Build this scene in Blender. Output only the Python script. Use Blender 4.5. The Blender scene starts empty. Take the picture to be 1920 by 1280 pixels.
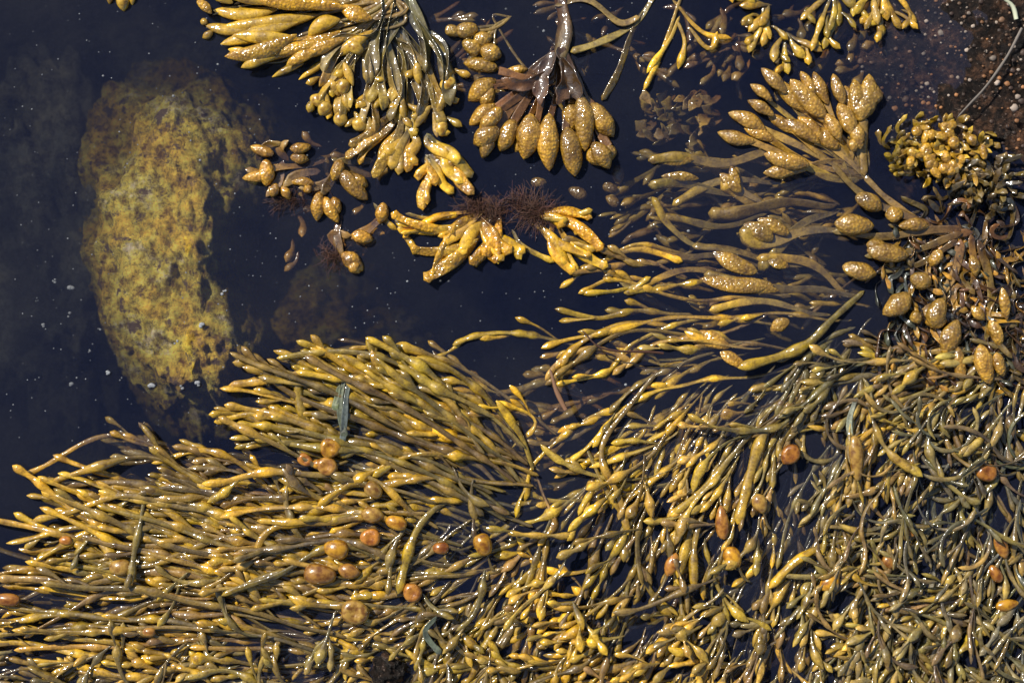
import bpy, math, numpy as np
from mathutils import noise as mn, Vector
rng=np.random.default_rng(7)
R=lambda a,b: float(rng.uniform(a,b))
scene=bpy.context.scene
# ---------- materials ----------
def newmat(name):
    m=bpy.data.materials.new(name); m.use_nodes=True
    nt=m.node_tree; nt.nodes.clear()
    out=nt.nodes.new('ShaderNodeOutputMaterial')
    return m,nt,out
def N(nt,t,**kw):
    n=nt.nodes.new(t)
    for k,v in kw.items():
        if k in n.inputs: n.inputs[k].default_value=v
        else: setattr(n,k,v)
    return n
def ramp(nt,fac,stops):
    r=nt.nodes.new('ShaderNodeValToRGB'); e=r.color_ramp.elements
    while len(e)<len(stops): e.new(0.5)
    for i,(p,c) in enumerate(stops):
        e[i].position=p; e[i].color=(c[0],c[1],c[2],1) if not isinstance(c,float) else (c,c,c,1)
    nt.links.new(fac,r.inputs['Fac']); return r.outputs['Color']
def mul(nt,a,b,fac=1.0,bt='MULTIPLY'):
    m=nt.nodes.new('ShaderNodeMixRGB'); m.blend_type=bt
    if isinstance(fac,float): m.inputs[0].default_value=fac
    else: nt.links.new(fac,m.inputs[0])
    for s,i in ((a,1),(b,2)):
        if isinstance(s,tuple): m.inputs[i].default_value=(*s,1)
        else: nt.links.new(s,m.inputs[i])
    return m.outputs[0]
def skin(name,rough,kind):
    m,nt,out=newmat(name); L=nt.links
    tc=N(nt,'ShaderNodeTexCoord').outputs['Object']
    at=N(nt,'ShaderNodeAttribute',attribute_name='Col').outputs['Color']
    n1=N(nt,'ShaderNodeTexNoise',Scale=48.0,Detail=5.0,Roughness=.65); L.new(tc,n1.inputs['Vector'])
    n2=N(nt,'ShaderNodeTexNoise',Scale=230.0,Detail=3.0); L.new(tc,n2.inputs['Vector'])
    n3=N(nt,'ShaderNodeTexNoise',Scale=4.0,Detail=3.0); L.new(tc,n3.inputs['Vector'])
    n4=N(nt,'ShaderNodeTexNoise',Scale=90.0,Detail=1.0); L.new(tc,n4.inputs['Vector'])
    c=mul(nt,at,ramp(nt,n1.outputs['Fac'],[(.32,(.40,.34,.28)),(.5,(.93,.90,.84)),(.68,(1.45,1.4,1.2))]))
    c=mul(nt,c,ramp(nt,n3.outputs['Fac'],[(.35,(.66,.69,.76)),(.65,(1.2,1.13,1.0))]))
    c=mul(nt,c,ramp(nt,n2.outputs['Fac'],[(.3,(.65,.6,.5)),(.5,(1.,1.,1.))]))
    bs=N(nt,'ShaderNodeBump',Strength=.45,Distance=.002)
    L.new(n2.outputs['Fac'],bs.inputs['Height']); last=bs
    if kind=='pod':
        v=N(nt,'ShaderNodeTexVoronoi',Scale=175.0); L.new(tc,v.inputs['Vector'])
        c=mul(nt,c,ramp(nt,v.outputs['Distance'],[(.0,(1.2,1.15,1.0)),(.65,(.70,.60,.45))]))
        b2=N(nt,'ShaderNodeBump',Strength=.7,Distance=.0022); b2.invert=True
        L.new(v.outputs['Distance'],b2.inputs['Height']); L.new(bs.outputs[0],b2.inputs['Normal']); last=b2
    p=N(nt,'ShaderNodeBsdfPrincipled',Roughness=rough)
    p.inputs['Specular IOR Level'].default_value=.4
    p.inputs['Coat Weight'].default_value=1.0; p.inputs['Coat Roughness'].default_value=.095; p.inputs['Coat IOR'].default_value=1.8
    cb_=N(nt,'ShaderNodeBump',Strength=.6,Distance=.005); L.new(n4.outputs['Fac'],cb_.inputs['Height'])
    if kind=='pod': L.new(last.outputs[0],cb_.inputs['Normal'])
    L.new(cb_.outputs[0],p.inputs['Coat Normal'])
    L.new(c,p.inputs['Base Color']); L.new(last.outputs[0],p.inputs['Normal'])
    L.new(p.outputs[0],out.inputs[0]); return m
M_STR=skin('wet_frond',.5,'str'); M_POD=skin('wet_pod',.5,'pod')
m,nt,out=newmat('amber_bladder'); M_AMB=m
at=N(nt,'ShaderNodeAttribute',attribute_name='Col').outputs['Color']
tc=N(nt,'ShaderNodeTexCoord').outputs['Object']
v=N(nt,'ShaderNodeTexNoise',Scale=90.0,Detail=4.0); nt.links.new(tc,v.inputs['Vector'])
p=N(nt,'ShaderNodeBsdfPrincipled',Roughness=.3)
nt.links.new(mul(nt,at,ramp(nt,v.outputs['Fac'],[(.36,(.45,.32,.25)),(.6,(1.1,1.1,1.1))])),p.inputs['Base Color'])
b=N(nt,'ShaderNodeBump',Strength=.5,Distance=.003); nt.links.new(v.outputs['Fac'],b.inputs['Height']); nt.links.new(b.outputs[0],p.inputs['Normal'])
p.inputs['Coat Weight'].default_value=1.0; p.inputs['Coat Roughness'].default_value=.08
nt.links.new(p.outputs[0],out.inputs[0])

# ---------- mesh builder ----------
class B:
    def __init__(s): s.V=[];s.F=[];s.C=[];s.M=[];s.o=0
    def grid(s,G,col,mat=0):
        n,k,_=G.shape
        W=np.empty_like(G); W[...,0]=(G[...,0]-960)/1000; W[...,1]=(640-G[...,1])/1000; W[...,2]=G[...,2]/1000
        s.V.append(W.reshape(-1,3)); s.C.append(np.repeat(col,k,axis=0))
        i=np.arange(n-1)[:,None]*k; j=np.arange(k)[None,:]; j2=(j+1)%k
        f=np.stack([i+j,i+j2,i+k+j2,i+k+j],-1).reshape(-1,4)+s.o
        s.F.append(f); s.M.append(np.full(len(f),mat)); s.o+=n*k
    def obj(s,name,mats=None):
        V=np.concatenate(s.V);F=np.concatenate(s.F);C=np.concatenate(s.C);Mi=np.concatenate(s.M)
        me=bpy.data.meshes.new(name)
        me.vertices.add(len(V)); me.vertices.foreach_set('co',V.astype(np.float32).ravel())
        me.loops.add(F.size); me.loops.foreach_set('vertex_index',F.astype(np.int32).ravel())
        me.polygons.add(len(F)); me.polygons.foreach_set('loop_start',np.arange(0,F.size,4,dtype=np.int32))
        me.polygons.foreach_set('loop_total',np.full(len(F),4,dtype=np.int32))
        for m in (mats or [M_STR,M_POD,M_AMB]): me.materials.append(m)
        me.polygons.foreach_set('material_index',Mi.astype(np.int32))
        me.polygons.foreach_set('use_smooth',np.ones(len(F),dtype=bool))
        me.update(calc_edges=True)
        a=me.color_attributes.new('Col','FLOAT_COLOR','POINT')
        a.data.foreach_set('color',np.concatenate([np.clip(C,0,1),np.ones((len(C),1))],1).astype(np.float32).ravel())
        me.validate()
        o=bpy.data.objects.new(name,me); scene.collection.objects.link(o); return o
def curve(P,n):
    P=np.array(P,float)
    if len(P)==2: D=P[0]+(P[1]-P[0])*np.linspace(0,1,40)[:,None]
    else:
        Q=np.vstack([2*P[0]-P[1],P,2*P[-1]-P[-2]]); out=[]
        for i in range(1,len(Q)-2):
            t=np.linspace(0,1,16,endpoint=(i==len(Q)-3))[:,None]
            a,b_,c,d=Q[i-1],Q[i],Q[i+1],Q[i+2]
            out.append(.5*((2*b_)+(c-a)*t+(2*a-5*b_+4*c-d)*t*t+(-a+3*b_-3*c+d)*t**3))
        D=np.vstack(out)
    seg=np.r_[0,np.cumsum(np.linalg.norm(np.diff(D,axis=0),axis=1))]
    L=seg[-1]
    if n is None: n=int(max(9,min(90,L/6)))
    s=np.linspace(0,L,n)
    return np.stack([np.interp(s,seg,D[:,k]) for k in range(D.shape[1])],1),s,L
def tube(b,X,w,th,col,K=7,mat=0,curl=0,roll=0,ruf=0,rf=.2,s=None):
    T=np.gradient(X,axis=0); T/=np.linalg.norm(T,axis=1)[:,None]+1e-9
    up=np.array([0,0,1.]); S=np.cross(T,up); S/=np.linalg.norm(S,axis=1)[:,None]+1e-9
    Nn=np.cross(S,T)
    r=np.broadcast_to(np.asarray(roll,float),(len(X),))[:,None]
    S2=S*np.cos(r)+Nn*np.sin(r); N2=-S*np.sin(r)+Nn*np.cos(r)
    a=np.arange(K)*2*np.pi/K
    ca=np.cos(a)[None,:,None]; sa=np.sin(a)[None,:,None]
    w=w[:,None,None]/2; th=th[:,None,None]/2
    G=X[:,None,:]+S2[:,None,:]*ca*w+N2[:,None,:]*(sa*th+curl*w*(ca**2))
    if ruf:
        G=G+N2[:,None,:]*(ruf*w*ca*np.sin(s*rf)[:,None,None]+.5*ruf*w*abs(ca)*np.sin(s*rf*1.7+1)[:,None,None])
    b.grid(G,col,mat)
OL=np.array([.200,.142,.030]);YE=np.array([.82,.50,.015]);GR=np.array([.115,.125,.078]);TAN=np.array([.46,.30,.060]);BR=np.array([.22,.10,.022]);OR=np.array([.64,.26,.02]);AM=np.array([.50,.18,.02])
BRN=np.array([.14,.085,.028])
def strand(b,P,w=8,z=(-8,4),blad=(),tip=(11,34),cb=OL,ct=YE,wig=3,K=7,n=None,mat=0,flat=.5,curl=0,roll=None,ruf=0,rf=.15,jit=.30,arch=0,cp=1.5,w0=.65,twist=0):
    P=np.array([p[:2] for p in P],float)
    X2,s,L=curve(P,n)
    t=s/L
    if wig:
        ph=R(0,6.28);f=R(.018,.035)
        T=np.gradient(X2,axis=0);T/=np.linalg.norm(T,axis=1)[:,None]+1e-9
        X2=X2+np.stack([-T[:,1],T[:,0]],1)*(wig*np.sin(s*f+ph)*np.minimum(1,s/40))[:,None]
    zz=z[0]+(z[1]-z[0])*t+arch*np.sin(np.pi*t)+R(1,3.5)*np.sin(s*.035+R(0,6))*min(1,wig)
    X=np.column_stack([X2,zz])
    ww=w*(w0+(1-w0)*np.minimum(1,t*1.6))*(1+.1*np.sin(s*.09+R(0,6))); th=ww*flat
    yel=t**cp
    for (bt,bw,bl) in blad:
        g=np.exp(-np.abs((s-bt*L)/(bl*.5))**2.4)
        ww=ww+(bw-w)*g; th=th+(bw*.8-w*flat)*g; yel=np.minimum(1,yel+g*.5)
    tw,tl=tip; tl=min(tl,L*.9)
    u=np.clip((L-s)/tl,0,1)
    if tw>0:
        g=np.sin(np.pi*u**.8); en=np.clip(u*3.2,0.02,1)**.6
        ww=ww*en+(tw-w)*g; th=th*en+(tw*.75-w*flat)*g
    ww=np.maximum(ww,.4); th=np.maximum(th,.4)
    st=np.clip(s/4,0.1,1); ww=ww*st
    j=1+R(-jit,jit); hj=np.array([1+R(-.08,.08),1,1+R(-.3,.5)])
    col=(cb+(ct-cb)*yel[:,None])*j*hj
    if roll is None: roll=R(-.6,.6)
    rl=roll+twist*np.sin(s*.02+R(0,6))
    tube(b,X,ww,th,col,K,mat,curl,rl,ruf,rf,s)
    return X
def pod(b,x0,y0,x1,y1,w,cb=TAN,ct=YE,z=8,mat=1,flat=.8,bend=0,fw=.45):
    n=18
    bend=bend+R(-.05,.05)
    mx,my=(x0+x1)/2-(y1-y0)*bend,(y0+y1)/2+(x1-x0)*bend
    X2,s,L=curve([(x0,y0),(mx,my),(x1,y1)],n); t=s/L
    ww=w*(np.sin(np.pi*np.clip(t,0,1)**(1.25-fw*.6))**.65*(.93)+.09*(1-t))*(1+.06*np.sin(t*9+R(0,6)))
    ww=np.maximum(ww,1.2); ww[-1]=.8
    X=np.column_stack([X2,z+np.sin(t*np.pi)*2-4*(t)])
    col=(cb+(ct-cb)*np.clip(.15+.75*t,0,1)[:,None])*(1+R(-.22,.18))
    tube(b,X,ww,ww*flat,col,14,mat,0,R(-.3,.3))
def lerp(a,b_,t): return a+(b_-a)*t
def branchy(b,P,w=8,z=(-8,4),nb=4,bl=(45,110),cb=OL,ct=YE,bladw=14,tipw=(10,13),ang=.45,wig=3,K=7,**kw):
    P2,s,L=curve(np.array([p[:2] for p in P],float),40)
    bl0=[(R(.15,.9),R(bladw*.85,bladw*1.2),R(22,36)) for _ in range(int(L/120+R(0,1)))]
    if rng.random()<.2: cb,ct=lerp(cb,BRN,.7),lerp(ct,BRN*1.6,.7)
    X=strand(b,P,w,z,bl0,(R(*tipw),R(26,48)),cb,ct,wig,K,**kw)
    T=np.gradient(X,axis=0)
    sg=1 if rng.random()<.5 else -1
    for k in range(nb):
        f=R(.25,.93); i=int(f*(len(X)-1)); t=T[i,:2]/np.linalg.norm(T[i,:2])
        sg=-sg; a=sg*R(.3,1)*ang; l=R(*bl)*(1.2-.45*f)
        d=np.array([t[0]*math.cos(a)-t[1]*math.sin(a),t[0]*math.sin(a)+t[1]*math.cos(a)])
        p0=X[i,:2]; p1=p0+d*l*.5; p2=p1+(d*.55+t*.45)*l*.5
        bb=[(R(.3,.6),R(bladw*.8,bladw*1.1),R(18,28))] if (l>70 and rng.random()<.5) else []
        strand(b,[p0,p1,p2],w*R(.65,.9),(X[i,2],X[i,2]+R(-8,14)),bb,(R(*tipw),R(22,40)),cb+(ct-cb)*f*.35,ct,wig*.5,K-1,**kw)
    return X
# ---------- direction-field mass ----------
FD=[(1550,720,-.55,.83),(1400,850,-.5,.85),(1250,780,-.75,.6),(1100,900,-.5,.85),(1150,1100,-.35,.93),(1300,1100,-.3,.95),(1020,1080,-.45,.9),(880,1190,-.75,.6),
(1700,900,-.3,.95),(1850,1000,-.1,.97),(1800,1200,-.6,.8),(1400,1250,-.6,.8),(1700,690,-.85,.45),(1880,680,-.9,.35),(500,1220,-.95,-.1),(700,1260,-.9,.3),(200,1240,-1,0),(1400,640,-.9,.35),(1250,640,-.95,.25),(1880,820,-.5,.8),(1600,1100,-.35,.9),(1100,1250,-.8,.5)]
FA=np.array(FD,float)
def field(x,y):
    d2=(FA[:,0]-x)**2+(FA[:,1]-y)**2+800; w=1/d2**1.5
    v=(FA[:,2:]*w[:,None]).sum(0); return v/np.linalg.norm(v)
def inpoly(x,y,poly):
    c=False;j=len(poly)-1
    for i in range(len(poly)):
        xi,yi=poly[i];xj,yj=poly[j]
        if (yi>y)!=(yj>y) and x<(xj-xi)*(y-yi)/(yj-yi)+xi: c=not c
        j=i
    return c
def flow(x,y,L,a0,ad=.004):
    pts=[(x,y)];st=26;k=R(-ad,ad);a=a0
    for i in range(int(L/st)):
        v=field(x,y);a+=k*st
        if rng.random()<.2: k=R(-ad,ad)
        dx=v[0]*math.cos(a)-v[1]*math.sin(a);dy=v[0]*math.sin(a)+v[1]*math.cos(a)
        x+=dx*st;y+=dy*st;pts.append((x,y))
    return pts
mass=B()
def spawn(n,poly,Lr,zr,wr,dark=1.0,jit=.25,nb=(2,5),bladw=15,curlp=0.006,tipw=(10,15),grey=0,flat=.5):
    xs=[p[0] for p in poly];ys=[p[1] for p in poly];k=0
    while k<n:
        x=R(min(xs),max(xs));y=R(min(ys),max(ys))
        if not inpoly(x,y,poly): continue
        k+=1
        g=np.clip((x-1250)/450,0,1)*np.clip(1.15-(abs(y-950)/900),0,1); g=max(g,grey)
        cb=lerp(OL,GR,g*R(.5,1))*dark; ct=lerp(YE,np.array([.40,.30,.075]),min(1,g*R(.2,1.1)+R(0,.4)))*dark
        if rng.random()<.22: ct=lerp(ct,cb,.7)
        z0=R(*zr)
        branchy(mass,flow(x,y,R(*Lr),R(-jit,jit)*1.3,curlp),R(*wr),(z0,z0+R(2,20)),int(R(*nb)),(35,95),cb,ct,bladw,tipw,.55,wig=R(1,6),curl=R(-.1,.35),twist=R(0,.8),cp=R(1.6,3.5),flat=flat)
polyD=[(1130,860),(1250,760),(1400,700),(1560,650),(1960,640),(1960,1330),(860,1330),(900,1180),(980,1060),(1060,940)]
polyE=[(-40,1230),(500,1150),(900,1150),(960,1330),(-40,1330)]
polyR=[(1560,800),(1960,680),(1960,1300),(1600,1300)]
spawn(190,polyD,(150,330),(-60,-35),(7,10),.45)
spawn(200,polyD,(130,300),(-22,8),(6,10),1)
spawn(50,polyD,(120,240),(8,24),(6,9),1.1,.7,(1,3),18,.01,(13,18))
spawn(140,polyR,(90,220),(-4,32),(5,8),.7,.9,(1,4),10,.022,(8,11),.9,.25)
spawn(40,[(1650,640),(1960,620),(1960,780),(1600,800)],(150,300),(-10,6),(6,9),.8,.3)
spawn(115,[(1000,1120),(1940,1050),(1960,1330),(800,1330)],(50,130),(-5,26),(5,8),1,.8,(2,4),15,.012,(12,18))
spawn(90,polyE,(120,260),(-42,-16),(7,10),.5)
spawn(84,[(-30,1200),(700,1130),(960,1120),(1000,1330),(-40,1330)],(70,180),(-12,18),(6,9),.9,.7,(2,4),15,.012,(11,16),.4)
spawn(60,[(840,960),(1080,930),(1020,1180),(720,1200)],(120,260),(-34,2),(7,10),.85,.3)
spawn(40,[(1180,790),(1330,640),(1640,590),(1640,680),(1300,760)],(130,260),(-26,-2),(6,9),.9,.3)
spawn(22,[(100,950),(560,760),(950,880),(900,1150),(100,1180)],(90,190),(6,20),(8,11),1,1.1,(1,3),18,.01,(12,16),.2)
# ---------- combs ----------
def comb(b,bases,tips,n,zr,w=(8,11),short=(.5,1),bend=.06,dark=1,sig=20,cb=OL,ct=YE,bladw=16,nb=(1,4),tipw=(11,15),start=(0,.35),bj=.12):
    Bc,_,_=curve(bases,101);Tc,_,_=curve(tips,101)
    for i in range(n):
        u=np.clip((i+R(-2,3))/n,0,1);k=int(u*100)
        p0=Bc[k]+rng.normal(0,sig*1.2,2);p3=Tc[k]+rng.normal(0,sig*.7,2)
        e=R(*short); st=R(*start) if e>.8 else R(0,.3)
        p3=p0+(p3-p0)*e; q0=p0+(p3-p0)*st
        d=p3-q0; nrm=np.array([-d[1],d[0]])*(bend+R(-bj,bj)); n2=nrm*R(-.1,1.3)
        z0=R(*zr)
        yy=R(0,.6)
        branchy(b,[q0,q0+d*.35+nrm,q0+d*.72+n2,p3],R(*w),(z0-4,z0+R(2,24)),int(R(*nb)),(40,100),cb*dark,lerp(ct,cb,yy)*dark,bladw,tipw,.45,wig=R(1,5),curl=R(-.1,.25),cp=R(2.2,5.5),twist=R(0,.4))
tipsB=[(780,690),(705,655),(600,652),(525,655),(460,650),(405,700),(405,790),(395,860),(395,930),(430,1010),(390,1060),(430,1110),(480,1150)]
basesB=[(960,850),(1000,860),(1010,880),(1015,900),(1010,930),(1000,960),(980,1000),(930,1040),(880,1080)]
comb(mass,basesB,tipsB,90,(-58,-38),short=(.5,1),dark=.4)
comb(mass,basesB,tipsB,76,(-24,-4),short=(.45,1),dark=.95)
comb(mass,basesB,tipsB,50,(-4,20),short=(.8,1.03),w=(10,13),tipw=(12,17),bladw=18)
tipsA=[(300,835),(210,890),(110,895),(30,875),(30,960),(0,1010),(-60,1060),(-60,1120),(-60,1180),(-60,1240)]
basesA=[(560,980),(600,1000),(620,1040),(660,1080),(700,1120),(740,1160),(700,1200),(640,1260)]
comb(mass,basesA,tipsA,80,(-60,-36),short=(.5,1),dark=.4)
comb(mass,basesA,tipsA,70,(-24,-3),short=(.4,1),dark=.85,cb=lerp(OL,BR,.35))
comb(mass,basesA,tipsA,38,(-2,16),short=(.75,1.02),w=(9,12),cb=lerp(OL,BR,.2))
for p in [[(560,960),(400,910),(270,840)],[(520,930),(380,880),(215,850)],[(480,960),(300,930),(190,905)],[(430,900),(340,870),(260,820)],[(1100,900),(960,820),(840,740)],[(1150,800),(1000,760),(830,745)],[(1150,860),(960,850),(880,790)],[(1250,720),(1050,760),(900,800)],[(1150,780),(1050,720),(960,740)],[(1100,830),(1000,800),(930,800)],[(1050,860),(960,790),(870,770)],[(1200,740),(1100,700),(980,700)]]:
    branchy(mass,p,12,(-48,-38),5,(50,100),BR*1.2,OL*1.8,18,(14,18),.5)
run=[[(1600,600),(1400,590),(1180,610),(1015,655)],[(1560,680),(1380,640),(1180,625),(1020,718)],[(1120,665),(1000,625),(900,632),(848,645)],
[(1280,700),(1200,690),(1120,650),(1060,668),(1025,715)],[(1420,560),(1250,555),(1150,520),(1085,552)],[(1300,470),(1200,500),(1140,470),(1060,440)],
[(1230,690),(1180,760),(1100,790),(1000,865),(985,940)],[(1500,690),(1300,720),(1210,740),(1060,870)],[(1300,590),(1200,580),(1120,600),(1040,580)],
[(1230,760),(1190,830),(1130,850),(1065,885)],[(1350,520),(1200,540),(1150,550),(1090,553)],[(1290,520),(1220,490),(1140,505),(1060,505)],
[(1440,590),(1350,630),(1230,640),(1170,690)],[(1000,880),(1040,980),(990,1010)],[(960,840),(1000,790),(930,750)],[(1300,480),(1200,455),(1120,500),(1075,520)],[(1340,640),(1200,600),(1100,640),(1035,690)],
[(1480,610),(1300,600),(1190,640),(1140,700),(1040,720)]]
for p in run:
    branchy(mass,p,R(7,10),(-10,R(0,8)),3,(40,90),lerp(OL,YE,.2),YE*.95,14,(12,15),.35,wig=4,curl=.1)
for p,w in [([(1545,690),(1490,760),(1440,800),(1410,860),(1380,980)],17),([(1620,545),(1560,600),(1500,650),(1380,690)],16),([(1230,700),(1130,830),(1160,930),(1175,1000)],11),([(1100,840),(1140,920),(1165,960),(1175,1000)],10),
   ([(850,930),(800,970),(770,1020),(745,1110)],15),([(1000,880),(980,820),(930,750)],12),([(1300,940),(1290,1000),(1270,1080)],16),([(1330,920),(1300,1010),(1300,1100)],13),([(1600,1000),(1500,1040),(1440,1100)],14),([(1420,800),(1330,900),(1260,960)],12)]:
    strand(mass,p,w,(4,22),[(R(.5,.8),w*1.4,34)],(w*1.3,44),OL,lerp(OL,YE,.6),2,8,curl=.1)
for p in [[(1010,890),(850,850),(700,880),(600,950)],[(1000,910),(870,895),(760,900),(640,905)],[(990,870),(860,780),(700,720),(570,700)],[(900,830),(700,760),(560,670),(515,655)],[(840,790),(740,720),(650,690),(595,648)],
          [(760,760),(770,720),(762,690)],[(720,740),(712,690),(703,655)],[(960,860),(760,820),(560,740),(455,650)],[(620,860),(575,780),(560,710)],[(800,960),(640,970),(520,990),(480,1030)],[(760,1100),(600,1050),(500,1030),(390,1060)],
          [(700,1180),(540,1090),(460,1080),(385,1055)],[(620,1250),(500,1180),(400,1160)],[(300,1010),(150,960),(30,870)],[(420,1080),(240,1050),(100,1000),(30,958)],[(500,1120),(300,1070),(150,1090),(0,1080)],[(700,900),(560,930),(400,940)],[(640,820),(500,780),(405,790)]]:
    branchy(mass,p,R(11,14),(8,R(12,24)),2,(50,90),lerp(OL,YE,.15),lerp(OL,YE,.8),18,(15,18),.3,wig=4,curl=.05,cp=3)
for p in [[(660,700),(652,760),(640,830)],[(650,705),(640,770),(648,820)],[(640,720),(630,770)],[(1600,740),(1590,800),(1600,860)],[(820,1150),(800,1180),(830,1220)]]:
    strand(mass,p,12,(26,20),(),(14,20),GR*1.5,GR*2,3,9,flat=.25,curl=.5)
def blob(b,x,y,rx,ry,ang,z=16,col=AM,dimple=0,mat=2):
    n=12;K=14;ph=np.linspace(.05,np.pi-.05,n);a=np.arange(K)*2*np.pi/K
    ca,sa=math.cos(ang),math.sin(ang)
    r=1+.06*np.sin(ph*3+R(0,6))
    lx=(rx*np.cos(ph)*r)[:,None]+0*a[None]; ly=(ry*np.sin(ph)*r)[:,None]*np.cos(a)[None]; lz=(ry*.8*np.sin(ph))[:,None]*np.sin(a)[None]
    if dimple:
        d=np.hypot(lx,ly); lz=np.where(lz>0,lz*(1-.75*np.exp(-(d/(ry*.5))**2)),lz)
    G=np.stack([x+lx*ca-ly*sa,y+lx*sa+ly*ca,z+lz],-1)
    b.grid(G,np.repeat((col*(1+R(-.2,.2)))[None],n,0),mat)
amb=B()
for x,y,rx,ry,a,d in [(622,838,21,19,0,1),(616,872,22,17,.4,1),(600,868,12,10,0,0),(697,1004,19,17,0,1),(634,1026,24,19,.2,0),(602,1073,30,21,.1,0),(657,1067,22,14,.2,0),(745,977,20,14,.3,0),(906,1017,21,18,1.2,0),
 (1478,850,22,17,-.9,1),(1351,978,32,13,1.5,0),(1421,941,20,14,1.2,0),(1600,855,42,14,1.5,0),(1257,1055,24,12,-1.2,0),(1551,1088,22,15,-.6,0),(1843,884,20,17,0,1),(1880,1130,22,11,-.2,0),(1860,1072,18,11,1,0),(828,1024,15,12,0,0),
 (702,916,18,15,.7,0),(668,1143,26,24,.3,1),(232,1060,20,17,0,0),(22,1120,24,13,.1,0),(775,1107,20,17,1,1),(700,962,22,15,.1,0),(575,860,15,12,.5,1),(1370,1040,22,16,1,0),(1870,1020,26,12,1.2,0),(1664,1050,18,14,.4,0),(130,1010,12,9,0,0),(285,1180,12,9,0,0),(1700,995,12,8,.4,0)]:
    c=lerp(AM,TAN,R(0,.5)) if rng.random()<.6 else lerp(AM,YE,.4)
    if (x,y) in((668,1143),(1600,855),(1421,941),(702,916),(700,962),(232,1060)): c=lerp(TAN,AM,.25)
    blob(amb,x,y,rx,ry,a,24,c*.85,d)
    ang=a+math.pi*(rng.random()<.5)
    strand(amb,[(x+math.cos(ang)*rx*.9,y+math.sin(ang)*rx*.9),(x+math.cos(ang)*(rx+20),y+math.sin(ang)*(rx+20)+4),(x+math.cos(ang)*(rx+45),y+math.sin(ang)*(rx+40)-3)],6,(22,6),(),(6,10),OL,OL)
mass.obj('knotted_wrack_seaweed')
amb.obj('amber_seaweed_bladders')

# ---------- upper clusters ----------
OLT=lerp(OL,TAN,.5)
f=B()
for x0,y0,x1,y1,w in [(560,70,425,110,28),(560,45,415,85,26),(600,30,410,55,26),(650,20,480,5,30),(640,60,520,92,30),(580,90,470,118,24),(520,20,400,20,24),(560,75,440,70,22),(650,75,560,110,22),(600,100,540,125,20),
   (480,55,385,48,20),(640,10,540,-20,24),(560,5,410,-12,22),(500,120,430,95,18),(520,110,455,130,18),(400,30,372,5,16),(640,40,580,70,26),(700,40,640,15,28),(610,80,500,100,22),(440,10,395,-20,20),(700,60,620,110,20)]:
    pod(f,x0,y0,x1,y1,w*1.18,lerp(OL,YE,.45),lerp(YE,OL,R(0,.1)),R(4,26),1 if rng.random()<.4 else 0,.6,R(-.1,.1),.1)
    strand(f,[(x0,y0),(x0+60,y0-20),(740,R(-30,20))],w*.4,(8,0),(),(0,1),OL,OLT,2)
for x0,y0,x1,y1,w in [(600,90,520,140,16),(570,120,510,145,14),(620,110,560,150,14),(225,-20,232,22,26),(210,-20,205,8,14),(250,-20,248,10,14),(400,60,380,72,15),(390,45,376,40,14)]:
    pod(f,x0,y0,x1,y1,w,OLT,YE,4,0)
f.obj('spiral_wrack_seaweed')
g=B()
G_t=[(600,200),(625,215),(655,205),(645,230),(672,240),(690,195),(700,250),(715,210),(735,195),(600,165),(760,215),(775,260),(800,230),(835,240),(840,200),(820,260),(780,150),(850,150),(655,150),(745,235),(620,180),(690,160)]
for i,(x,y) in enumerate(G_t):
    rx=740+R(-40,45);ry=-10
    w=R(12,20)
    strand(g,[(rx,ry),(lerp(rx,x,.3)+R(-16,16),60),(lerp(rx,x,.75)+R(-18,18),lerp(ry,y,.62)),(x,y)],w,(R(-18,-4),R(2,18)),(),(w*R(.9,1.2),36),lerp(GR,OL,.3)*.8,lerp(TAN,YE,R(.1,.5)),5,10,flat=.2,curl=R(.3,.7),cp=2.4,twist=.9)
    if i%2==0: pod(g,x+R(-10,10),y-30,x+R(-26,26),y+R(0,20),R(13,20),TAN,lerp(TAN,YE,.6),R(6,18),0,.8)
    a=R(0,6.28); strand(g,[(x,y-20),(x+18*math.cos(a),y-10),(x+34*math.cos(a),y+R(-14,14))],10,(4,14),(),(R(13,18),26),OLT,YE,1,8,flat=.6)
for x,y in [(675,235),(640,225),(598,190),(828,243),(840,160),(668,92),(645,165),(610,205)]:
    blob(g,x,y,15,13,R(0,3),14,lerp(TAN,YE,.3))
for p in [[(760,-20),(800,70),(830,130),(848,200)],[(770,-20),(790,60),(800,140)],[(725,-20),(700,60),(640,80),(610,140)],[(740,-10),(730,90),(745,170),(735,230)],[(800,60),(830,100),(845,160)],[(720,30),(700,90),(690,160)],[(760,60),(790,150),(780,220)]]:
    strand(g,p,R(18,28),(0,16),(),(20,30),lerp(GR,OL,.2)*.9,lerp(GR,TAN,.5),5,10,flat=.15,curl=.6,twist=.9)
g.obj('channelled_wrack_seaweed')
h=B()
H=[(995,215,982,300,50),(1030,215,1030,322,50),(1062,240,1078,332,42),(1088,180,1096,285,44),(1108,195,1150,258,42),(1110,270,1142,318,40),(940,205,900,245,34),(965,225,938,285,40),(935,240,888,272,42),(925,255,905,298,30),
 (930,150,878,190,40),(920,160,905,200,34),(935,130,868,118,28),(1005,240,965,285,34),(1140,270,1148,300,28),(930,195,880,235,30),(1070,190,1068,250,36),(990,130,950,132,20)]
for i,(x0,y0,x1,y1,w) in enumerate(H):
    pod(h,x0,y0,x1,y1,w*R(.85,1.05),TAN*.8,lerp(TAN,YE,.5)*R(.75,1.05),(14+R(-6,8)) if i<10 else 2,1,.85)
    strand(h,[(1046+R(-8,8),95),(lerp(1046,x0,.45)+R(-10,10),150),(x0,y0+6)],R(12,18),(-4,10),(),(0,1),BR*.5,BR,3,9,flat=.2,curl=.3)
strand(h,[(1050,-10),(1058,50),(1046,120)],34,(-10,4),(),(30,20),BR*.6,OL*.8,2,10,flat=.4,curl=.1,roll=.5)
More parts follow.
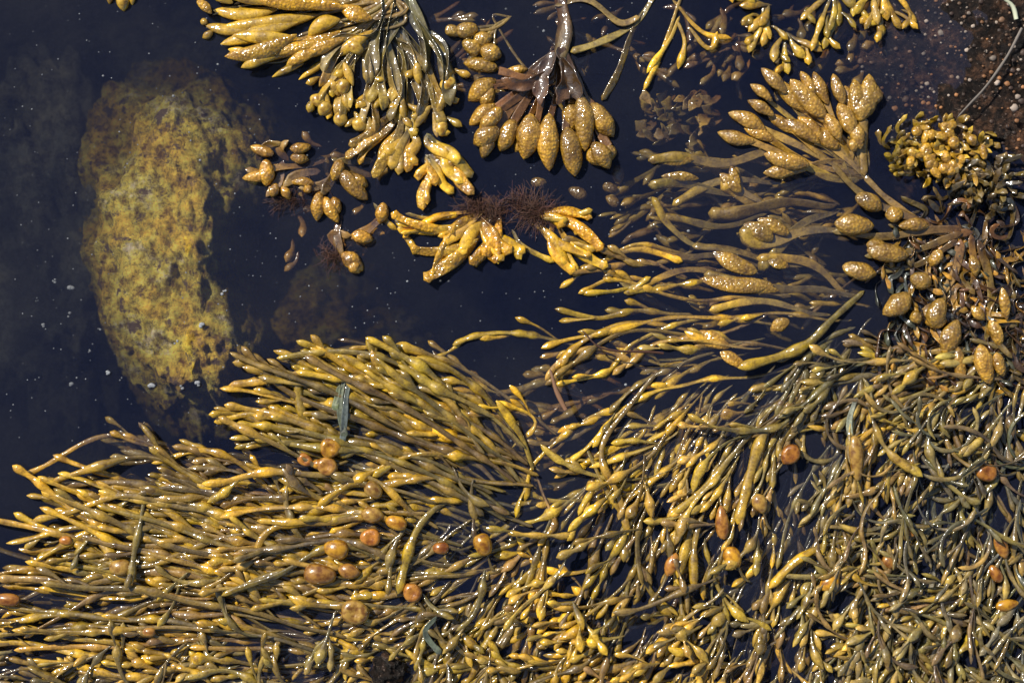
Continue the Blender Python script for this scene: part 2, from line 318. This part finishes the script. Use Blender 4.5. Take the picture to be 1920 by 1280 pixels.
for p in [[(1046,90),(1060,140),(1045,200)],[(1040,100),(1020,150),(1010,200)],[(1050,110),(1080,160),(1090,200)],[(1030,140),(980,160),(940,150)]]: strand(h,p,R(22,34),(10,20),(),(10,20),BR*.35,BR*.8,3,10,flat=.12,curl=.5,ruf=.2)
for x,y,r in [(875,58,18),(905,75,16),(920,100,19),(885,90,17),(850,60,14),(1120,295,20)]:
    blob(h,x,y,r*1.15,r*.85,R(-.3,.6),8,lerp(TAN,YE,.3),0,1); strand(h,[(960,30),(930,50),(x+8,y)],7,(-5,5),(),(0,1),OL,OLT)
for x,y in [(1010,340),(1145,350),(1160,325),(1085,360),(1150,375)]: blob(h,x,y,R(14,19),R(9,12),R(0,2),-22,OLT*.8,0,1)
for p in [[(1230,-10),(1190,40),(1120,80),(1070,100)],[(1210,20),(1170,100),(1130,190)],[(1040,10),(1100,5),(1160,45),(1200,30)]]:
    strand(h,p,15,(-2,4),(),(14,20),OL,OLT,4,8,flat=.3,curl=.2)
for p in [[(1280,-10),(1250,70),(1205,170)],[(1275,30),(1245,90),(1215,140)],[(1270,40),(1285,80),(1270,130)],[(1260,0),(1320,60),(1370,75)],[(1290,50),(1330,90),(1345,60)]]:
    strand(h,p,9,(0,6),[(.75,13,24)],(12,34),OLT,YE,3,8,flat=.4)
for i in range(34):
    x=R(850,1440);y=R(-20,150);branchy(h,[(x,y),(x+R(-60,60),y+R(0,60)),(x+R(-90,90),y+R(20,110))],R(8,13),(-60,R(-55,-32)),2,(30,60),BR,OLT,15,(12,16),.5)
h.obj('bladder_wrack_seaweed')
q=B()
I_=[((760,200),[(655,275),(650,300),(675,310),(720,320),(700,335)],20),((770,240),[(735,320),(750,330),(765,325),(785,310),(720,290)],24),((800,250),[(845,320),(870,345),(885,335),(860,310),(840,300)],22),((800,290),[(795,395),(800,385),(820,350),(890,365),(850,365),(785,340)],22)]
for r0,ts,w in I_:
    for T in ts:
        d=(T[0]-r0[0],T[1]-r0[1]); ww=w*R(.7,1)
        strand(q,[r0,(r0[0]+d[0]*.4+R(-14,14),r0[1]+d[1]*.4),(r0[0]+d[0]*.75+R(-10,10),r0[1]+d[1]*.75),T],ww,(R(-4,6),R(4,20)),[(.62,ww*1.2,50)],(ww*1.0,18),lerp(GR,OL,.5),lerp(YE,TAN,R(0,.5)),2,10,flat=.25,curl=.3,cp=1,w0=.4,mat=int(R(0,1.99)))
q.obj('spiral_wrack_seaweed')
j=B()
for x0,y0,x1,y1,w in [(510,330,455,335,22),(515,290,470,275,22),(530,350,545,375,18),(500,300,500,350,32),(545,280,585,275,22),(545,295,580,300,22),(520,345,510,370,20),(640,320,690,375,34),(640,300,625,340,26),(655,330,690,350,28),
  (600,360,595,415,28),(610,370,635,418,26),(625,370,637,400,22),(590,345,545,342,18),(585,350,570,360,16),(660,440,700,450,28),(640,475,680,508,32),(655,490,675,512,24),(720,380,712,420,26)]:
    pod(j,x0,y0,x1,y1,w,lerp(OLT,OR,.3),lerp(YE,TAN,R(0,.4)),R(2,14),1)
for p in [[(610,300),(560,310),(510,320),(470,340)],[(640,300),(620,330),(600,370)],[(600,320),(560,330),(530,350)],[(640,470),(620,440),(660,440)],[(540,300),(525,280),(540,262)],[(700,330),(660,320),(620,300)],[(530,300),(520,340),(500,370)],[(640,320),(600,345),(560,350)],[(640,400),(630,440),(645,480)],[(700,300),(670,300),(630,305)],[(720,400),(690,430),(660,450)],[(600,345),(530,340),(460,320)],[(480,300),(500,275),(530,270)]]:
    strand(j,p,R(14,22),(-10,6),(),(12,20),BR*.6,lerp(BR,OLT,.7),3,9,flat=.2,curl=.35)
for i in range(22):
    x=R(500,720);y=R(270,480);a=R(0,6.28);strand(j,[(x,y),(x+22*math.cos(a),y+22*math.sin(a)),(x+46*math.cos(a+.3),y+46*math.sin(a+.3))],R(8,14),(-34,R(-28,-10)),(),(R(12,20),26),BR*.8,lerp(OLT,OR,.3),2,8,flat=.4)
j.obj('bladder_wrack_seaweed')
k=B()
K_=[((920,400),[(770,465,24),(755,445,22),(840,440,26),(830,455,22),(795,525,28),(812,520,24),(865,480,28),(880,495,26),(905,480,28),(928,495,28),(960,475,26),(985,475,24),(945,490,22),(745,430,20),(735,400,18)]),
    ((1010,400),[(1110,410,26),(1090,440,24),(1060,425,22),(1130,470,26),(1140,500,22),(1080,510,24),(1060,500,20),(1110,480,20)])]
for r0,ts in K_:
    for x,y,w in ts:
        r=(r0[0]+R(-30,30),r0[1]+R(-12,14)); d=np.array([x-r[0],y-r[1]]);nr=np.array([-d[1],d[0]])*R(-.2,.2); w*=R(.8,1.1)
        m_=np.array(r)+d*.45+nr
        strand(k,[r,m_,np.array(r)+d*.8+nr*.6,(x,y)],w*.7,(R(-8,0),R(4,22)),[(.6,w*1.0,60)],(w*.95,14),lerp(BR,OL,.3),lerp(YE,OR,R(0,.25)),1,10,flat=.2,cp=1,w0=.4,curl=.25,mat=int(R(0,1.99)),twist=.5)
        if rng.random()<.5:
            e=np.array([x,y]);dn=d/np.linalg.norm(d);pp=np.array([-dn[1],dn[0]])*R(-16,16)
            strand(k,[e-dn*45,e-dn*20+pp*.5,e+pp],w*.5,(6,R(4,18)),(),(w*.6,18),lerp(OL,YE,.5),YE,1,9,flat=.4,mat=0)
for p in [[(700,380),(720,410),(745,430)],[(760,400),(800,410),(860,400)],[(740,410),(760,440),(780,470)],[(1140,480),(1200,470),(1280,490)],[(1140,500),(1180,540),(1220,520)],[(960,430),(980,460),(1040,490)]]:
    strand(k,p,12,(-5,3),(),(14,24),OL,YE,2,8,flat=.3)
k.obj('spiral_wrack_seaweed')
m,nt,out=newmat('brown_filament')
p=N(nt,'ShaderNodeBsdfPrincipled',Roughness=.6); at=N(nt,'ShaderNodeAttribute',attribute_name='Col'); nt.links.new(at.outputs[0],p.inputs['Base Color']); nt.links.new(p.outputs[0],out.inputs[0]); M_FIL=m
fz=B()
for cx,cy,n,r in [(890,390,200,38),(925,400,160,40),(1000,395,280,52),(1030,405,120,36),(965,378,100,30),(530,378,80,28),(558,372,60,26),(620,480,110,36),(645,492,50,22),(600,352,40,22)]:
    for i in range(n):
        a=R(0,6.283);l=r*R(.4,1.1);x0=cx+R(-16,16);y0=cy+R(-12,12)
        c=np.array([.075,.032,.018])*R(.5,1.7); a2=a+R(-.9,.9)
        strand(fz,[(x0,y0),(x0+math.cos(a)*l*.5,y0+math.sin(a)*l*.5),(x0+math.cos(a)*l*.5+math.cos(a2)*l*.5,y0+math.sin(a)*l*.5+math.sin(a2)*l*.5)],R(.8,1.4),(R(2,18),R(-22,6)),(),(0,1),c,c*1.3,2,3,n=8)
fz.obj('brown_filamentous_algae',[M_FIL,M_FIL,M_FIL])
l=B()
L_=[(1365,212,30),(1345,248,28),(1400,190,22),(1425,130,26),(1405,160,20),(1455,150,30),(1480,150,38),(1510,180,26),(1470,225,30),(1530,240,34),(1525,135,26),(1570,195,34),(1560,140,24),(1545,215,26),(1600,230,28),(1430,290,34),(1430,325,26),(1600,260,22),(1495,220,26),(1395,240,24),(1440,215,24),(1585,160,22),(1500,135,22)]
for x,y,w in L_:
    r=(1620+R(-25,10),330+R(-20,15)); d=np.array([x-r[0],y-r[1]]); Ln=np.linalg.norm(d); pl=min(.5*Ln,w*2.6); kx=1-pl/Ln
    nr=np.array([-d[1],d[0]])*R(-.08,.08); e=np.array(r)+d*kx
    strand(l,[r,np.array(r)+d*kx*.5+nr,e+d*.04],w*.5,(-8,3),(),(0,1),OLT*.6,TAN*.9,1,9,flat=.25,curl=.3)
    pod(l,e[0],e[1],x,y,w,TAN*.9,lerp(TAN,YE,.25),R(0,18),1,.7,0,.3)
for x0,y0,x1,y1,w in [(1605,220,1600,150,34),(1625,220,1628,140,36),(1635,200,1640,160,30),(1610,230,1620,170,40)]: pod(l,x0,y0,x1,y1,w,TAN,lerp(TAN,YE,.5),12,1,.6)
strand(l,[(1620,330),(1618,280),(1618,220)],20,(0,8),(),(22,20),OLT,TAN,1,8,flat=.35)
for x0,y0,x1,y1,w in [(1600,370,1650,395,36),(1560,420,1635,425,42),(1655,405,1690,400,32),(1620,470,1700,480,40),(1575,500,1640,515,36),(1680,425,1740,425,26),(1620,460,1660,465,26),(1790,600,1765,670,44),(1830,645,1850,720,36),(1790,650,1800,715,28),(1850,600,1870,650,26),(1815,575,1840,600,24),
    (1700,520,1740,535,34),(1760,560,1740,615,40),(1700,550,1650,590,40),(1755,700,1735,690,26),(1720,590,1700,600,30),(1770,600,1730,605,30),(1860,660,1875,705,24),(1870,540,1880,600,22),(1815,480,1825,520,22),(1760,470,1740,500,24)]:
    pod(l,x0,y0,x1,y1,w*R(.85,1.05),TAN*.9,lerp(TAN,YE,.35),R(18,30),1,.75)
for p in [[(1620,330),(1700,400),(1760,440),(1820,440)],[(1560,310),(1640,380),(1740,430)],[(1560,435),(1680,440),(1800,430)],[(1620,480),(1720,470),(1800,440)],[(1640,510),(1720,500),(1790,450)],[(1800,580),(1820,520),(1820,440)],[(1760,560),(1790,500),(1800,450)],[(1850,640),(1850,540),(1830,450)]]:
    strand(l,p,R(12,18),(2,16),(),(10,10),OLT*.8,BR*.6,4,8,flat=.3,curl=.3)
l.obj('bladder_wrack_seaweed')
t=B()
for r0,tips in [((1560,-20),[(1500,40),(1545,95),(1520,100),(1575,50),(1600,20),(1550,60)]),((1650,-30),[(1620,60),(1640,50),(1665,40),(1690,55),(1715,50),(1600,30),(1655,70)]),((1440,10),[(1385,10),(1370,-5),(1400,100),(1420,50),(1445,75),(1400,60),(1430,90)]),((1480,60),[(1450,120),(1510,110),(1540,100),(1480,140)])]:
    for x,y in tips: 
        strand(t,[(r0[0]+R(-8,8),r0[1]),(lerp(r0[0],x,.5)+R(-14,14),lerp(r0[1],y,.45)),(x,y)],9,(-3,R(3,16)),[(.55,13,26)],(R(13,19),30),OL,lerp(YE,TAN,R(0,.6)),3,9,curl=.2)
        a=R(0,6.28); strand(t,[(lerp(r0[0],x,.6),lerp(r0[1],y,.6)),(x+10*math.cos(a),y-20),(x+30*math.cos(a),y+14*math.sin(a))],8,(0,12),(),(R(12,17),24),OL,YE,2,8)
for i in range(40):
    x=R(1340,1720);y=R(-10,150);a=R(1,2.5);strand(t,[(x,y),(x+25*math.cos(a),y+25*math.sin(a)),(x+60*math.cos(a+.3),y+55*math.sin(a+.3))],R(8,14),(-45,-22),(),(R(14,22),26),BR,OLT,2,8,flat=.4)
t.obj('spiral_wrack_seaweed')
c=B()
for i in range(230):
    a=R(0,6.283);rr=math.sqrt(R(0,1)); x=1758+rr*95*math.cos(a);y=284+rr*50*math.sin(a)
    if i>140: x=1835+R(-62,62);y=345+R(-45,42)
    a2=R(0,6.283);ln=R(18,42)
    cc=lerp(YE,OLT,R(0,.8))*.85 if i<=140 else OLT*R(.3,.7)
    strand(c,[(x,y),(x+math.cos(a2)*ln*.5,y+math.sin(a2)*ln*.5),(x+math.cos(a2+.8)*ln,y+math.sin(a2+.8)*ln)],R(7,15),(R(-8,6),R(4,36)),(),(R(8,14),12),cc*.2,cc,0,9,flat=.25,curl=R(.1,.7),ruf=R(.1,.5),rf=R(.1,.3),roll=R(-.8,.8))
for i in range(26):
    a=R(0,6.283);blob(c,1762+88*math.cos(a)*R(.2,1),284+52*math.sin(a)*R(.2,1),R(9,15),R(7,11),R(0,3),28,lerp(YE,TAN,.4)*.9,0,1)
c.obj('crinkled_wrack_seaweed')
d_=B()
for i in range(300):
    x=R(1690,1940);y=R(400,640);a=R(.9,2.4) if rng.random()<.7 else R(0,6.28);ln=R(40,130)
    cc=[BR*.22,OLT*.35,GR*.4,BR*.35,lerp(BR,YE,.25)][int(R(0,4.99))]
    strand(d_,[(x,y),(x+math.cos(a)*ln*.4+R(-18,18),y+math.sin(a)*ln*.4),(x+math.cos(a+.4)*ln*.7,y+math.sin(a+.4)*ln*.7),(x+math.cos(a)*ln,y+math.sin(a)*ln)],R(5,12),(R(-14,8),R(0,20)),(),(R(7,14),22),cc*.5,cc*1.5,5,8,flat=.2,curl=.5,twist=1.2)
for x,y,r in [(1795,388,15),(1870,435,18)]:
    th=np.linspace(0,4.0,9)+R(0,6); strand(d_,[(x+r*math.cos(v),y+r*.7*math.sin(v)) for v in th],10,(14,26),(),(8,12),BR*.5,lerp(BR,OR,.3),0,8,flat=.3,curl=.4)
d_.obj('dark_wrack_seaweed')
o=B()
for p,w in [([(1610,555),(1500,545),(1440,535),(1320,520)],20),([(1600,560),(1520,500),(1420,480)],18),([(1570,385),(1440,385),(1330,400)],26),([(1440,390),(1400,370),(1350,345)],20),([(1430,380),(1395,350),(1375,310)],18),([(1580,430),(1500,440),(1420,450),(1400,420)],24),
   ([(1560,310),(1450,290),(1350,300),(1215,300)],18),([(1420,360),(1300,350),(1215,345)],18),([(1470,340),(1350,345),(1260,380)],16),([(1330,470),(1250,420),(1220,370)],14),([(1580,390),(1500,430),(1420,500)],20),([(1440,400),(1340,420),(1240,410)],14),([(1450,500),(1330,480),(1200,470)],12),([(1550,500),(1400,480),(1300,455)],14),([(1420,520),(1300,510),(1180,540)],12),([(1560,590),(1440,570),(1330,580)],14)]:
    strand(o,p,w,(R(-22,-6),R(-18,2)),[(.85,w*1.1,46)],(w*1.05,24),OLT*.6,lerp(OLT,YE,R(.1,.5)),6,10,flat=.15,curl=R(0,.3),w0=.4)
for x0,y0,x1,y1,w in [(1450,535,1312,522,34),(1420,510,1337,472,34),(1390,360,1350,325,24),(1385,350,1372,310,20),(1450,450,1395,420,34),(1480,440,1420,410,26),(1440,490,1480,500,24),(1460,545,1370,540,22),(1370,650,1283,632,26),(1360,640,1310,620,24),(1480,600,1445,620,26),(1350,660,1400,690,26),(1300,300,1220,298,20),(1310,335,1240,330,18)]:
    pod(o,x0,y0,x1,y1,w,OLT,lerp(OLT,YE,.5),0,1,.35)
for i in range(80):
    x=R(1200,1600);y=R(290,640)
    v=R(-1,1);ln=R(50,140)
    branchy(o,[(x+ln*.5,y-ln*.4*v),(x,y+R(-12,12)),(x-ln*.5,y+ln*.4*v)],R(6,15),(R(-70,-32),R(-60,-20)),2,(30,70),OLT*.6,lerp(OLT,YE,.3),15,(8,16),.5,flat=.25)
for i in range(40):
    x=R(1230,1360);y=R(170,270);a=R(2.6,4)
    strand(o,[(x,y),(x+20*math.cos(a),y+R(-15,15)),(x+40*math.cos(a),y+R(-30,30))],R(12,26),(-50,R(-45,-18)),(),(8,10),BR*.9,OLT*1.5,3,8,flat=.15,curl=.3,ruf=.5)
o.obj('toothed_wrack_seaweed')

# ---------- rocks, seabed, water ----------
def rockmat(name,cols,scale,speck=None,bump=.02,rough=.7,fs=9,lo=(.3,.27,.25)):
    m,nt,out=newmat(name);L=nt.links
    tc=N(nt,'ShaderNodeTexCoord').outputs['Object']
    a=N(nt,'ShaderNodeTexNoise',Scale=scale,Detail=10.0,Roughness=.72);L.new(tc,a.inputs['Vector'])
    c=ramp(nt,a.outputs['Fac'],cols)
    b=N(nt,'ShaderNodeTexNoise',Scale=scale*fs,Detail=8.0,Roughness=.8);L.new(tc,b.inputs['Vector'])
    c=mul(nt,c,ramp(nt,b.outputs['Fac'],[(.4,lo),(.5,(.9,.88,.85)),(.6,(1.5,1.5,1.5))]))
    if speck:
        v=N(nt,'ShaderNodeTexNoise',Scale=speck[0],Detail=4.0,Roughness=.7);L.new(tc,v.inputs['Vector'])
        c=mul(nt,c,speck[1],ramp(nt,v.outputs['Fac'],[(speck[2],0.0),(speck[2]+.06,1.0)]),'MIX')
    p=N(nt,'ShaderNodeBsdfPrincipled',Roughness=rough);L.new(c,p.inputs['Base Color'])
    bm=N(nt,'ShaderNodeBump',Strength=1.0,Distance=bump);L.new(b.outputs['Fac'],bm.inputs['Height']);L.new(bm.outputs[0],p.inputs['Normal'])
    L.new(p.outputs[0],out.inputs[0]);return m
M_BO=rockmat('algae_coated_granite',[(.36,(.34,.19,.09)),(.44,(1.0,.62,.06)),(.55,(1.0,.80,.13)),(.63,(1.0,.82,.58))],8,(28.,(.22,.13,.07),.575),.035,.8,6,(.26,.18,.12))
M_BA=rockmat('barnacled_rock_surface',[(.35,(.006,.006,.007)),(.5,(.035,.022,.015)),(.62,(.20,.10,.055))],14,(120.,(.5,.38,.3),.62),.025,.4,6,(.1,.1,.1))
M_SB=rockmat('seabed_silt',[(.3,(.05,.06,.06)),(.5,(.16,.16,.13)),(.7,(.40,.36,.25))],4,(60.,(.4,.4,.4),.68),.02)
def rock(name,mat,cx,cy,cz,rx,ry,rz,rot,amp,seed,taper=0,sub=6,notch=(),sq=1.0,hi=1.0):
    import bmesh
    bm=bmesh.new();bmesh.ops.create_icosphere(bm,subdivisions=sub,radius=1)
    cr,sr=math.cos(rot),math.sin(rot)
    for v in bm.verts:
        p=v.co.copy();q=p+Vector((seed,seed*2,0))
        f=1+amp*mn.noise(q*1.5)+hi*amp*(.5*mn.noise(q*3.7)+.3*mn.noise(q*8)+.18*mn.noise(q*19)+.11*mn.noise(q*45))
        pz=math.copysign(abs(p.z)**sq,p.z)
        p=Vector((p.x,p.y,pz))*f
        x=p.x*rx*(1+taper*p.y);y=p.y*ry;z=p.z*rz
        X=x*cr-y*sr;Y=x*sr+y*cr
        px=X*1000+cx;py=cy-Y*1000
        for nx,ny,sx,sy,dz in notch: z-=dz*math.exp(-((px-nx)/sx)**2-((py-ny)/sy)**2)
        v.co=(X,Y,z)
    me=bpy.data.meshes.new(name);bm.to_mesh(me);bm.free();me.materials.append(mat)
    for f_ in me.polygons:f_.use_smooth=True
    zt=max(v.co.z for v in me.vertices)
    ob=bpy.data.objects.new(name,me);ob.location=((cx-960)/1000,(640-cy)/1000,cz-zt);scene.collection.objects.link(ob);return ob
rock('boulder',M_BO,322,478,.006,.25,.40,.30,.18,.13,3.3,.22,7,[(505,490,80,115,.20),(70,620,90,160,.10),(380,230,120,70,-.035),(360,760,70,120,-.05)],1.0,1.3)
rock('submerged_rock',M_BO,520,650,-.15,.26,.17,.16,.2,.3,8.1,0,6)
rock('submerged_rock',M_SB,40,480,-.13,.22,.42,.2,.1,.35,6.1,0,6)
ba=rock('barnacled_rock',M_BA,1900,120,.035,.27,.30,.12,.5,.35,5.2)
rock('barnacled_stone',M_BA,728,1255,.045,.030,.032,.03,.2,.5,1.2,0,4)
rock('barnacled_stone',M_BA,40,1172,.035,.028,.012,.02,.2,.5,2.2,0,4)
BV=np.array([(v.co.x+ba.location.x,v.co.y+ba.location.y,v.co.z+ba.location.z) for v in ba.data.vertices]);BV=BV[BV[:,2]>-.05]
u=np.linspace(-1,1,221); g1=np.sign(u)*(abs(u)*1.3+ (abs(u)**6)*14)
bmv=[];n=len(u)
for yy in g1:
    for xx in g1:
        h_=-.36+.08*mn.noise(Vector((xx*1.3,yy*1.3,1)))+.04*mn.noise(Vector((xx*5,yy*5,2)))+.015*mn.noise(Vector((xx*16,yy*16,3)))
        h_+=.1*math.exp(-((xx+.9)**2+(yy-.1)**2)/.12)+.16*math.exp(-((xx+.6)**2/.2+(yy-.58)**2/.01))
        bmv.append((xx,yy,h_))
fs=[(i*n+j_,i*n+j_+1,(i+1)*n+j_+1,(i+1)*n+j_) for i in range(n-1) for j_ in range(n-1)]
me=bpy.data.meshes.new('seabed');me.from_pydata(bmv,[],fs);me.materials.append(M_SB)
for f_ in me.polygons:f_.use_smooth=True
scene.collection.objects.link(bpy.data.objects.new('seabed',me))
m,nt,out=newmat('murky_water');L=nt.links
tc=N(nt,'ShaderNodeTexCoord').outputs['Object']
mu=N(nt,'ShaderNodeTexNoise',Scale=2.5,Detail=6.0,Roughness=.65);L.new(tc,mu.inputs['Vector'])
tr=N(nt,'ShaderNodeBsdfTransparent',Color=(.95,.96,.96,1))
df=N(nt,'ShaderNodeBsdfDiffuse');L.new(ramp(nt,mu.outputs['Fac'],[(.35,(.0042,.0062,.0185)),(.65,(.0125,.0140,.0240))]),df.inputs['Color'])
ad=N(nt,'ShaderNodeAddShader');L.new(tr.outputs[0],ad.inputs[0]);L.new(df.outputs[0],ad.inputs[1])
gl=N(nt,'ShaderNodeBsdfGlossy',Roughness=.03);fr=N(nt,'ShaderNodeFresnel',IOR=1.33)
nn=N(nt,'ShaderNodeTexNoise',Scale=14.0,Detail=4.0);L.new(tc,nn.inputs['Vector'])
bp=N(nt,'ShaderNodeBump',Strength=.5,Distance=.01);L.new(nn.outputs['Fac'],bp.inputs['Height']);L.new(bp.outputs[0],gl.inputs['Normal']);L.new(bp.outputs[0],fr.inputs['Normal'])
mx=N(nt,'ShaderNodeMixShader');L.new(fr.outputs[0],mx.inputs[0]);L.new(ad.outputs[0],mx.inputs[1]);L.new(gl.outputs[0],mx.inputs[2]);L.new(mx.outputs[0],out.inputs[0])
va=N(nt,'ShaderNodeVolumeAbsorption',Color=(.32,.32,.28,1),Density=8.5);L.new(va.outputs[0],out.inputs['Volume'])
S=15;vv=[(x,y,z) for z in(-1.5,0) for y in(-S,S) for x in(-S,S)]
me=bpy.data.meshes.new('water');me.from_pydata(vv,[],[(0,2,3,1),(4,5,7,6),(0,1,5,4),(2,6,7,3),(0,4,6,2),(1,3,7,5)]);me.materials.append(m)
scene.collection.objects.link(bpy.data.objects.new('water',me))
sp=B()
wc=np.array([.5,.52,.55])
def speck(x,y,r,z,cc,b_=None):
    n_=6;ph=np.linspace(.1,3.04,n_);a=np.arange(7)*2*np.pi/7
    rr=r*(1+.5*rng.random((n_,7)))
    G=np.stack([x+rr*np.cos(ph)[:,None]+0*a[None],y+rr*np.sin(ph)[:,None]*np.cos(a)[None],z+.5*rr*np.sin(ph)[:,None]*np.sin(a)[None]],-1)
    (b_ or sp).grid(G,np.repeat(cc[None],n_,0),0)
for i in range(700):
    r=R(.5,1.3)
    if rng.random()<.07:r*=1.8
    speck(R(0,1300),R(0,850),r,R(-50,-2),wc*R(.3,1))
for x,y,r in [(125,535,5),(95,525,3),(380,608,4),(285,722,4),(372,720,4),(340,725,3),(120,590,3),(420,548,3),(330,640,2),(125,720,4),(70,610,3),(60,560,2),(160,660,2),(200,700,3),(180,620,2)]:
    for q_ in range(3): speck(x+R(-4,4),y+R(-4,4),r*R(.5,1),-26 if x<200 else 2,wc*R(.35,.6))
sp.obj('floating_specks',[M_FIL,M_FIL,M_FIL])
bn=B()
for i in range(900):
    v=BV[int(R(0,len(BV)-1))]; X=v[0]*1000+960;Y=640-v[1]*1000
    cc=[np.array([.42,.33,.26]),np.array([.36,.16,.06]),np.array([.06,.035,.025]),np.array([.2,.11,.06])][int(R(0,3.99))]*R(.4,1.1)
    speck(X,Y,R(1.2,3.6) if rng.random()<.94 else R(4,6),v[2]*1000+1,cc,bn)
bn.obj('barnacles',[M_FIL,M_FIL,M_FIL])
tw=B()
for p,w,cc in [([(1785,225),(1830,180),(1870,120),(1900,60)],5,(.3,.25,.2)),([(1868,5),(1885,20),(1892,45)],8,(.5,.5,.5)),([(1030,690),(1045,730),(1062,765)],9,(.25,.12,.08)),([(1090,620),(1130,650),(1240,665)],5,(.08,.03,.02))]:
    strand(tw,p,w,(38,42),(),(0,1),np.array(cc)*.7,np.array(cc),3,6)
tw.obj('driftwood_twigs',[M_FIL,M_FIL,M_FIL])
# ---------- light, camera ----------
el,az=math.radians(46),math.radians(-48)
sd=Vector((math.sin(az)*math.cos(el),math.cos(az)*math.cos(el),math.sin(el)))
w=bpy.data.worlds.new('World');scene.world=w;w.use_nodes=True;nt=w.node_tree
bg=nt.nodes['Background'];sk=nt.nodes.new('ShaderNodeTexSky');sk.sky_type='NISHITA';sk.sun_disc=False;sk.sun_elevation=el;sk.sun_rotation=az
nt.links.new(sk.outputs[0],bg.inputs[0]);bg.inputs[1].default_value=.08
sl=bpy.data.lights.new('sun','SUN');sl.energy=5;sl.angle=math.radians(.5);sl.color=(1,.95,.86)
so=bpy.data.objects.new('sun',sl);so.rotation_euler=sd.to_track_quat('Z','Y').to_euler();scene.collection.objects.link(so)
cd=bpy.data.cameras.new('camera');cd.lens=56.25;cd.clip_end=200
cd.dof.use_dof=True;cd.dof.focus_distance=2.985;cd.dof.aperture_fstop=.8
co=bpy.data.objects.new('camera',cd);co.location=(0,0,3);scene.collection.objects.link(co);scene.camera=co
scene.view_settings.view_transform='Standard'
